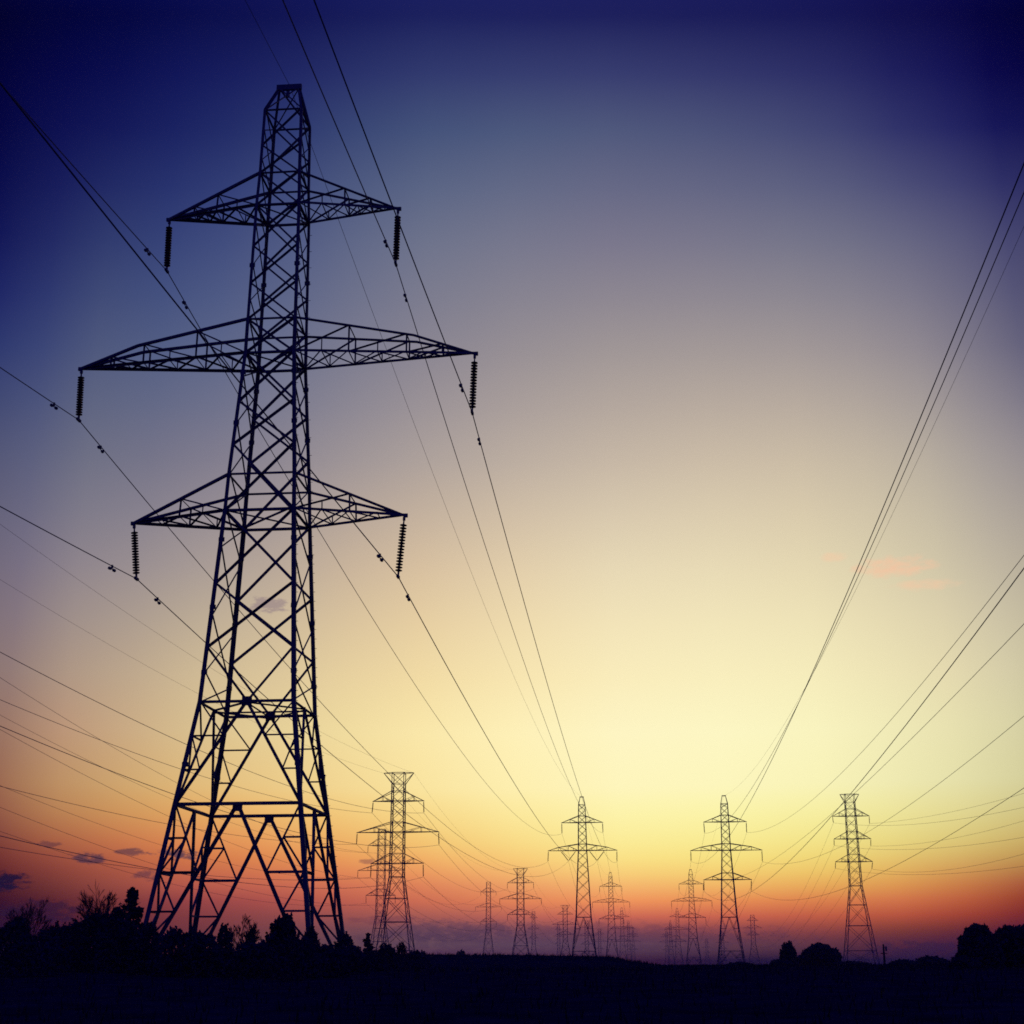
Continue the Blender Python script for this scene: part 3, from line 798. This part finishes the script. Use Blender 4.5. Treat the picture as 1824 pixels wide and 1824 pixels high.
# ------------------------------------------------------------------ cables
def sagged(a, b, s, n, t0=0.0, t1=1.0):
    out = []
    for i in range(n + 1):
        t = t0 + (t1 - t0) * i / n
        out.append((a[0] + (b[0] - a[0]) * t, a[1] + (b[1] - a[1]) * t, a[2] + (b[2] - a[2]) * t - 4 * s * t * (1 - t)))
    return out
def cable(key, nodes, back, ymin, sags, r, label, group, sag_back):
    """nodes: attachment points near->far. back: point of the previous pylon behind; cut at ymin"""
    pts = []
    if back is not None:
        a = nodes[0]; t1 = (a[1] - ymin) / (a[1] - back[1])
        pts = list(reversed(sagged(a, back, sag_back, 90, 0.0, t1)))
    for i in range(len(nodes) - 1):
        seg = sagged(nodes[i], nodes[i + 1], sags[i], 70)
        pts += seg if not pts else seg[1:]
    m = MB(); m.tube(pts, r, seg=6)
    o = m.build("power_cable", CABLE)
    return tag(o, label, "power cable", group), pts

def line_nodes(keys, k):
    out = []
    for q in keys:
        a = PYL[q]['at'].get(k)
        if a is None and k in ('GL', 'GR'): a = PYL[q]['at'].get('G')
        if a is not None: out.append(a)
    return out
PYL['M1'] = dict(X=X1, Y=Y1, at=dict(A1), arms=None)
B1 = {'TL': (-17.22, 23.38), 'LR': (-46.98, 75.43), 'ML': (-26.26, 20.24), 'LL': (-31.62, 28.34), 'MR': (-24.28, 81.0), 'TR': (-7.37, 28.74), 'G': (-22.33, 41.75)}
SAG12 = {'TL': 8.74, 'ML': 8.58, 'LL': 8.29, 'TR': 7.03, 'MR': 6.43, 'LR': 6.03, 'G': 6.75}
def damper(cab, p, q):
    """vibration damper clamped under the cable at p, cable direction q"""
    p = Vector(p); q = Vector(q).normalized()
    m = MB()
    m.box(p + Vector((0, 0, -0.03)), 0.07, 0.10, 0.16)
    e = [p + q * s + Vector((0, 0, -0.15)) for s in (-0.26, 0.26)]
    m.bar(e[0], e[1], 0.03)
    for s, x in zip((-1, 1), e): m.lathe(x - q * 0.09, x + q * 0.09, [(0, 0.03), (0.03, 0.075), (0.15, 0.075), (0.18, 0.03)], seg=8)
    m.build("vibration_damper", STEEL, cab)
for k in ('TL', 'ML', 'LL', 'TR', 'MR', 'LR', 'G'):
    nodes = line_nodes(['M1', 'M2', 'M3', 'M4'], k)
    lab = "thin shield wire passing over the big pylon's flat tip" if k == 'G' else f"power cable clamped below the big pylon's {LEVEL[k[0]]} crossarm, {SIDE[k[1]]} tip"
    o, pts = cable(k, nodes, (B1[k][0], -286.0, B1[k][1]), -40.0, [SAG12[k], 8.2, 8.2], 0.013 if k == 'G' else 0.024, lab, "cables through the big pylon", 8.0)
    if k != 'G':
        a = Vector(A1[k])
        for dy in (-3.0, 3.1):
            # point on the cable dy metres along the line
            best = min(range(1, len(pts) - 1), key=lambda i: abs(pts[i][1] - (a.y + dy)))
            i = best if pts[best][1] <= a.y + dy else best - 1
            t = (a.y + dy - pts[i][1]) / (pts[i + 1][1] - pts[i][1])
            p = Vector(pts[i]).lerp(Vector(pts[i + 1]), t)
            damper(o, p, Vector(pts[i + 1]) - Vector(pts[i]))
for k in ('TL', 'ML', 'LL', 'TR', 'MR', 'LR', 'G'):
    nodes = line_nodes(['R1', 'R2', 'R3'], k)
    a = nodes[0]
    lab = "thin shield wire dropping to the tip of the sharp pointed pylon" if k == 'G' else f"power cable coming from the right to the sharp pointed pylon's {LEVEL[k[0]]} crossarm, {SIDE[k[1]]} tip"
    cable(k, nodes, (a[0] + 1.34, -93.08, a[2] + 12.65), -40.0, [8.2, 8.2], 0.012 if k == 'G' else 0.024, lab, "cables of the sharp pointed pylon", 14.2)
cable('F', [(23.4, 416.0, 24.04), PYL['R2']['at']['LR']], (27.73, -93.0, 35.67), -40.0, [6.0], 0.022, "thin cable from the right edge passing the top of the three-equal-arm pylon", "cables of the sharp pointed pylon", 8.0)
BP = {'TR': (-54.62, 32.88), 'TL': (-77.74, 39.64), 'MR': (-53.0, 26.2), 'ML': (-96.94, 34.38), 'LR': (-56.8, 18.49), 'LL': (-97.02, 26.38), 'GR': (-75.6, 59.74), 'GL': (-83.69, 58.08)}
for k in BP:
    nodes = line_nodes(['P1', 'P2', 'P3'], k)
    lab = f"faint shield wire from the left edge to the tall flared-head pylon's {SIDE[k[1]]} horn" if k[0] == 'G' else f"power cable from the left edge to the tall flared-head pylon's {LEVEL[k[0]]} crossarm, {SIDE[k[1]]} tip"
    cable(k, nodes, (BP[k][0], 5.0, BP[k][1]), 70.0, [8.0, 8.0], 0.016 if k[0] == 'G' else 0.033, lab, "cables of the tall flared-head pylon", 8.0)
BS = {'TR': (-99.69, 42.99), 'TL': (-122.6, 49.62), 'MR': (-100.6, 35.83), 'ML': (-126.92, 38.44), 'LR': (-115.99, 30.36), 'LL': (-125.54, 29.54)}
for k in BS:
    nodes = line_nodes(['S1', 'S2'], k)
    cable(k, nodes, (BS[k][0], 239.0, BS[k][1]), 170.0, [13.0], 0.034, f"power cable from the left edge to the slim half-hidden pylon's {LEVEL[k[0]]} crossarm, {SIDE[k[1]]} tip", "cables of the slim half-hidden pylon", 7.0)
BQ = {'TR': (122.69, 55.99), 'TL': (102.29, 39.47), 'MR': (105.34, 46.38), 'ML': (107.08, 35.18), 'LR': (87.51, 34.88), 'LL': (107.37, 30.55)}
for k in BQ:
    nodes = line_nodes(['Q1', 'Q2'], k)
    cable(k, nodes, (BQ[k][0], 150.0, BQ[k][1]), 175.0, [22.0], 0.028, f"power cable from the right edge to the three-equal-arm pylon's {LEVEL[k[0]]} crossarm, {SIDE[k[1]]} tip", "cables of the three-equal-arm pylon", 9.0)

# ------------------------------------------------------------------ trees and shrubs
def crown_mesh(rng, c, rx, ry, rz, n, leaf, lumps=9, cone=0.0, rough=1.0):
    """leaf faces through an irregular dome-shaped crown (c = centre, flat towards the ground), with stray sprays"""
    m = MB(); sd = Vector((rng.uniform(0, 50), rng.uniform(0, 50), rng.uniform(0, 50)))
    z0 = c[2] - rz; H = 2 * rz
    sprays = []
    for i in range(34):
        a = rng.uniform(0, 6.283); h = rng.uniform(.15, 1.0) ** .8
        R = math.sqrt(max(1 - h ** 2.4, 0)) * (1 - cone * h)
        sprays.append((math.cos(a) * R, math.sin(a) * R, h, rng.uniform(.05, .12) * rough))
    for i in range(n):
        if rng.random() < 0.22:
            ca, sa, h, k = rng.choice(sprays)
            t = rng.random()
            px_, py_, ph = ca * (1 + k * t) + rng.gauss(0, .025), sa * (1 + k * t) + rng.gauss(0, .025), h + k * t * (.3 + h) + rng.gauss(0, .02)
        else:
            a = rng.uniform(0, 6.283); h = rng.random() ** 0.75
            d = Vector((math.cos(a) * .9, math.sin(a) * .9, h * 1.6))
            wob = 1 + rough * (0.20 * mnoise.noise(d * 1.7 + sd) + 0.16 * mnoise.noise(d * 4.3 + sd))
            R = math.sqrt(max(1 - h ** 2.4, 0)) * (1 - cone * h)
            q = rng.random() ** 0.36
            px_, py_ = math.cos(a) * R * wob * q, math.sin(a) * R * wob * q
            ph = h * (1 + rough * 0.16 * mnoise.noise(Vector((px_ * 2.2, py_ * 2.2, 0)) + sd) + rough * 0.10 * mnoise.noise(Vector((px_ * 6, py_ * 6, 5)) + sd))
        u = Vector((rng.gauss(0, 1), rng.gauss(0, 1), rng.gauss(0, 1))).normalized()
        v = u.orthogonal().normalized()
        k = leaf * rng.uniform(.45, 1.15)
        m.quad((c[0] + px_ * rx, c[1] + py_ * ry, z0 + ph * H), u * k, v * k * 0.6)
    return m

def branches(m, rng, p, d, length, r, depth, spread, up=0.25, twig=0.007):
    n = 4
    pts = [Vector(p)]; dd = Vector(d).normalized()
    for i in range(n):
        dd = (dd + Vector((rng.gauss(0, .11), rng.gauss(0, .11), rng.gauss(0, .06) + up * .12))).normalized()
        pts.append(pts[-1] + dd * (length / n))
    m.tube(pts, [max(r * (1 - 0.55 * i / n), twig) for i in range(n + 1)], seg=4 if depth < 3 else 6)
    if depth == 0: return
    k = rng.randint(3, 4)
    for i in range(k):
        t = 1.0 if i == 0 else rng.uniform(.35, .95)
        q = pts[min(int(t * n), n - 1)].lerp(pts[min(int(t * n) + 1, n)], (t * n) % 1)
        ax = Vector((rng.gauss(0, 1), rng.gauss(0, 1), rng.gauss(0, .5)))
        ax = (ax - dd * ax.dot(dd)).normalized()
        nd = (dd + ax * spread * rng.uniform(.5, 1.1)).normalized()
        branches(m, rng, q, nd, length * rng.uniform(.5, .72), r * 0.55, depth - 1, spread, up, twig)

def bare_tree(px, ytop, halfpx, D, label, seed, stems=1, spread=0.55, group=None, name="bare_tree"):
    rng = random.Random(seed)
    g0 = at(px, 1718, D); x, y = g0[0], D
    z0 = ground_z(x, y); top = at(px, ytop, D)[2]; H = top - z0
    root = empty(name, (x, y, z0))
    tag(root, label, "tree", group)
    tk = MB(); br = MB()
    for s in range(stems):
        lean = Vector((rng.uniform(-.35, .35) * (stems > 1), rng.uniform(-.3, .3) * (stems > 1), 1)).normalized()
        bx = Vector((x + rng.uniform(-.3, .3) * (stems > 1), y + rng.uniform(-.3, .3) * (stems > 1), z0 - .1))
        tk.tube([bx, bx + lean * H * 0.18, bx + lean * H * 0.32], [H * .022, H * .017, H * .013], seg=7)
        p = bx + lean * H * 0.30
        for i in range(6):
            a = rng.uniform(0, 6.28)
            d = (lean + Vector((math.cos(a), math.sin(a) * .6, 0)) * spread * rng.uniform(.3, 1.25)).normalized()
            branches(br, rng, p - lean * rng.uniform(0, H * .2), d, H * rng.uniform(.30, .42), H * .010, 4, 0.38, up=0.12)
    zmax = max(v[2] for v in br.v); k = (H * 0.995) / max(zmax - z0, .1)
    hw = halfpx * D / 2724
    xm = max(abs(v[0] - x) for v in br.v); kx = hw / max(xm, .1)
    kx = min(max(kx, .5), 1.8)
    for m in (tk, br): m.v = [(x + (a - x) * (kx if m is br else 1), y + (b - y) * (kx if m is br else 1), z0 + (c - z0) * k) for a, b, c in m.v]
    tk.build("trunk", BARK, root); br.build("crown", BARK, root)

def leafy(px, ytop, halfpx, D, label, seed, n=2600, leaf=0.10, cone=0.0, low=0.0, lumps=10, cat="shrub", name="leafy_shrub", group=None, depth=None, stemh=0.3, rough=1.0):
    """low: how high above ground the crown starts (fraction)"""
    rng = random.Random(seed)
    g0 = at(px, 1718, D); x, y = g0[0], D
    z0 = ground_z(x, y); top = at(px, ytop, D)[2]; H = max(top - z0, 0.4)
    rx = halfpx * D / 2724
    root = empty(name, (x, y, z0))
    tag(root, label, cat, group)
    cz0 = z0 + H * low - 0.15
    c = (x, y, (cz0 + top) / 2); rz = (top - cz0) / 2
    cm = crown_mesh(rng, c, rx, depth or rx, rz, n, leaf, lumps, cone, rough)
    zmax = max(v[2] for v in cm.v); kz = (top - cz0) / (zmax - cz0)
    xm = max(abs(v[0] - x) for v in cm.v); kx = rx / xm
    cm.v = [(x + (a - x) * kx, b, cz0 + (d - cz0) * kz) for a, b, d in cm.v]
    cm.v = [(a, b, max(d, z0 - 0.1)) for a, b, d in cm.v]
    cm.build("crown", LEAF, root)
    st = MB()
    for i in range(4):
        bx = x + rng.uniform(-.25, .25) * rx; by = y + rng.uniform(-.25, .25) * rx
        st.tube([(bx, by, z0 - .1), (bx + rng.uniform(-.1, .1) * rx, by, z0 + H * stemh), (bx + rng.uniform(-.4, .4) * rx, by, z0 + H * .62)], [H * .018 + .01, H * .013 + .008, .01], seg=5)
    st.build("stem" if cat == "shrub" else "trunk", BARK, root)

def evergreen(px, ytop, halfpx, D, label, seed, n=2600, leaf=0.10, tiers=9, group=None):
    rng = random.Random(seed)
    g0 = at(px, 1718, D); x, y = g0[0], D
    z0 = ground_z(x, y); top = at(px, ytop, D)[2]; H = top - z0
    rx = halfpx * D / 2724
    root = empty("evergreen_tree", (x, y, z0)); tag(root, label, "tree", group)
    tk = MB(); tk.tube([(x, y, z0 - .1), (x, y, z0 + H * .5), (x + .02, y, top - H * .03)], [H * .03, H * .018, .008], seg=7); tk.build("trunk", BARK, root)
    m = MB()
    limbs = []
    for t in range(tiers * 8):
        f = rng.uniform(0.02, 0.97)
        R = rx * (1 - f) ** 0.75 * rng.uniform(.4, 1.3) + rx * .05
        a = rng.uniform(0, 6.28)
        limbs.append((Vector((x, y, z0 + H * f)), Vector((math.cos(a) * R, math.sin(a) * R, R * rng.uniform(-.05, .45)))))
    limbs += [(Vector((x, y, top - H * .16)), Vector((rng.uniform(-.02, .02), 0, H * .16)))] * 5
    for i in range(n):
        p, d = rng.choice(limbs)
        t = rng.random() ** .8
        sc = rx * .085 * (1.25 - t)
        c = p + d * t + Vector((rng.gauss(0, 1), rng.gauss(0, 1), rng.gauss(0, .6))) * sc
        if c.z > top: c.z = top - rng.random() * .1
        u = Vector((rng.gauss(0, 1), rng.gauss(0, 1), rng.gauss(0, 1))).normalized(); v = u.orthogonal()
        k = leaf * rng.uniform(.5, 1.1)
        m.quad(c, u * k, v * k * .45)
    m.build("crown", LEAF, root)

TG = "bushes and trees round the big pylon"
bare_tree(182, 1566, 62, 72, "fan-shaped bare tree left of the ragged evergreen", 11, stems=2, spread=.75, group=TG)
evergreen(226, 1584, 44, 68, "ragged evergreen beside the fan-shaped bare tree, left of the big pylon", 12, n=3800, leaf=.13, tiers=7, group=TG)
bare_tree(36, 1592, 48, 76, "bare twiggy tree at the left edge, in front of the dark cloud", 13, stems=2, spread=.7, group=TG)
bare_tree(438, 1626, 52, 66, "spreading bare tree between the big pylon's legs", 14, stems=2, spread=.95, group=TG)
leafy(502, 1624, 38, 58, "dense round-topped shrub in the middle of the big pylon's base", 15, n=5200, leaf=.085, low=.02, group=TG)
leafy(397, 1643, 22, 57, "upright shrub just left of the spreading bare tree", 16, n=2200, leaf=.075, group=TG)
leafy(318, 1648, 62, 54, "broad low bush behind the big pylon's left front leg", 17, n=4200, leaf=.085, group=TG, depth=2.0)
leafy(215, 1628, 58, 60, "dense thicket bush at the foot of the ragged evergreen", 18, n=4600, leaf=.09, group=TG, depth=1.6)
leafy(160, 1618, 46, 64, "tangled bush at the foot of the fan-shaped bare tree", 19, n=3600, leaf=.085, group=TG)
leafy(100, 1638, 60, 62, "wide dark bush between the left-edge tree and the fan-shaped tree", 20, n=4200, leaf=.09, group=TG, depth=1.6)
leafy(20, 1632, 50, 60, "dark bush filling the bottom of the left edge", 21, n=3800, leaf=.09, group=TG)
leafy(260, 1640, 34, 56, "small bush at the big pylon's outermost left leg", 22, n=2400, leaf=.08, group=TG)
leafy(552, 1646, 22, 60, "narrow bush against the big pylon's right front leg", 23, n=2400, leaf=.075, group=TG)
leafy(612, 1658, 27, 62, "small round bush at the foot of the rightmost leg", 24, n=2600, leaf=.075, group=TG, rough=.5)
leafy(452, 1668, 60, 52, "low wide bush under the spreading bare tree", 25, n=3600, leaf=.08, group=TG, depth=1.5)
leafy(580, 1680, 48, 52, "low bush between the narrow bush and the small round bush", 26, n=3000, leaf=.08, group=TG)
evergreen(654, 1663, 20, 74, "little spiky evergreen right of the small round bush", 27, n=1500, leaf=.075, tiers=6, group=TG)
leafy(688, 1678, 26, 80, "low shrub in front of the tall flared-head pylon's left leg", 28, n=1800, leaf=.085, group=TG)
bare_tree(718, 1674, 20, 84, "small bare sapling under the tall flared-head pylon", 29, stems=2, spread=.8, group=TG)
leafy(655, 1688, 46, 66, "long low bush below the little spiky evergreen", 30, n=2600, leaf=.08, group=TG)
leafy(740, 1691, 34, 100, "flat shrub just right of the tall flared-head pylon's base", 31, n=1600, leaf=.09, group=TG)
leafy(196, 1606, 44, 70, "dense bush between the fan-shaped bare tree and the ragged evergreen", 56, n=4200, leaf=.085, group=TG)
leafy(140, 1630, 60, 66, "wide thicket behind the tangled bush", 57, n=4200, leaf=.085, group=TG, depth=1.6)
leafy(360, 1660, 52, 53, "low scrub between the big pylon's left legs", 52, n=3200, leaf=.075, group=TG, depth=1.4)
leafy(530, 1664, 56, 50, "low scrub under the round-topped shrub", 53, n=3200, leaf=.07, group=TG, depth=1.4)
leafy(625, 1681, 40, 55, "low scrub under the small round bush", 54, n=2400, leaf=.07, group=TG, depth=1.2)
leafy(60, 1658, 70, 54, "low scrub along the bottom of the left-edge tree", 55, n=3200, leaf=.075, group=TG, depth=1.4)
DG = "small distant shrubs on the skyline"
leafy(753, 1691, 11, 420, "tiny distant shrub clump right of the tall flared-head pylon", 32, n=900, leaf=.3, group=DG, cat="shrub")
leafy(822, 1690, 15, 430, "round distant shrub on the skyline left of the small slim pylon", 33, n=1200, leaf=.32, group=DG)
leafy(846, 1697, 9, 430, "tiny low distant shrub touching the small slim pylon's foot", 34, n=700, leaf=.3, group=DG)
RG = "trees on the right"
leafy(1405, 1674, 20, 180, "stout upright bushy tree left of the broad round tree", 41, n=3600, leaf=.24, cone=.25, rough=.9, cat="tree", name="upright_tree", group=RG)
leafy(1462, 1678, 42, 190, "broad round tree between the stout upright tree and the three-equal-arm pylon", 42, n=5200, leaf=.26, low=.02, rough=.6, cat="tree", name="round_tree", group=RG)
leafy(1392, 1706, 24, 170, "low bush at the foot of the stout upright tree", 43, n=1500, leaf=.2, group=RG)
leafy(1318, 1712, 34, 165, "low bush at the foot of the sharp pointed pylon", 44, n=1500, leaf=.2, group=RG)
leafy(1516, 1710, 44, 175, "low hedge-like bush in front of the three-equal-arm pylon", 45, n=1800, leaf=.2, group=RG)
leafy(1610, 1707, 34, 175, "flat bush just right of the thin pole", 46, n=1700, leaf=.2, group=RG)
leafy(1661, 1700, 36, 178, "humped bush midway between the thin pole and the big dark tree", 47, n=2200, leaf=.2, group=RG)
leafy(1748, 1643, 44, 92, "big rounded dark tree near the right edge", 48, n=11000, leaf=.15, low=.0, rough=.35, cat="tree", name="round_tree", group=RG, lumps=14)
leafy(1800, 1646, 46, 96, "big ragged dark tree cut by the right edge", 49, n=8000, leaf=.17, low=.0, cat="tree", name="round_tree", group=RG, lumps=16)
leafy(1842, 1640, 40, 94, "tallest dark tree at the right edge, mostly out of frame", 50, n=5200, leaf=.17, cat="tree", name="round_tree", group=RG, lumps=14)
leafy(1716, 1700, 34, 90, "low dark bush at the left foot of the big rounded tree", 51, n=2400, leaf=.13, group=RG)

# ------------------------------------------------------------------ thin pole by the right-hand trees
PD = 170.0
pb = at(1576, 1718, PD); px0, pz0 = pb[0], ground_z(pb[0], PD)
ptop = at(1576, 1682, PD)[2]
pole = empty("utility_pole", (px0, PD, pz0))
tag(pole, "thin short utility pole with a small box at its top", "utility pole")
m = MB(); m.tube([(px0, PD, pz0 - .3), (px0, PD, (pz0 + ptop) / 2), (px0, PD, ptop)], [.13, .11, .09], seg=8); m.build("post", WOOD, pole)
m = MB(); m.lathe((px0 + .27, PD, ptop - .72), (px0 + .27, PD, ptop - .12), [(0, .04), (.04, .11), (.46, .11), (.54, .04)], seg=12)
m.bar((px0, PD, ptop - .3), (px0 + .3, PD, ptop - .3), .08); m.build("transformer", STEEL, pole)
m = MB(); m.bar((px0 - .35, PD, ptop - .95), (px0 + .35, PD, ptop - .95), .09); m.build("bracket", WOOD, pole)
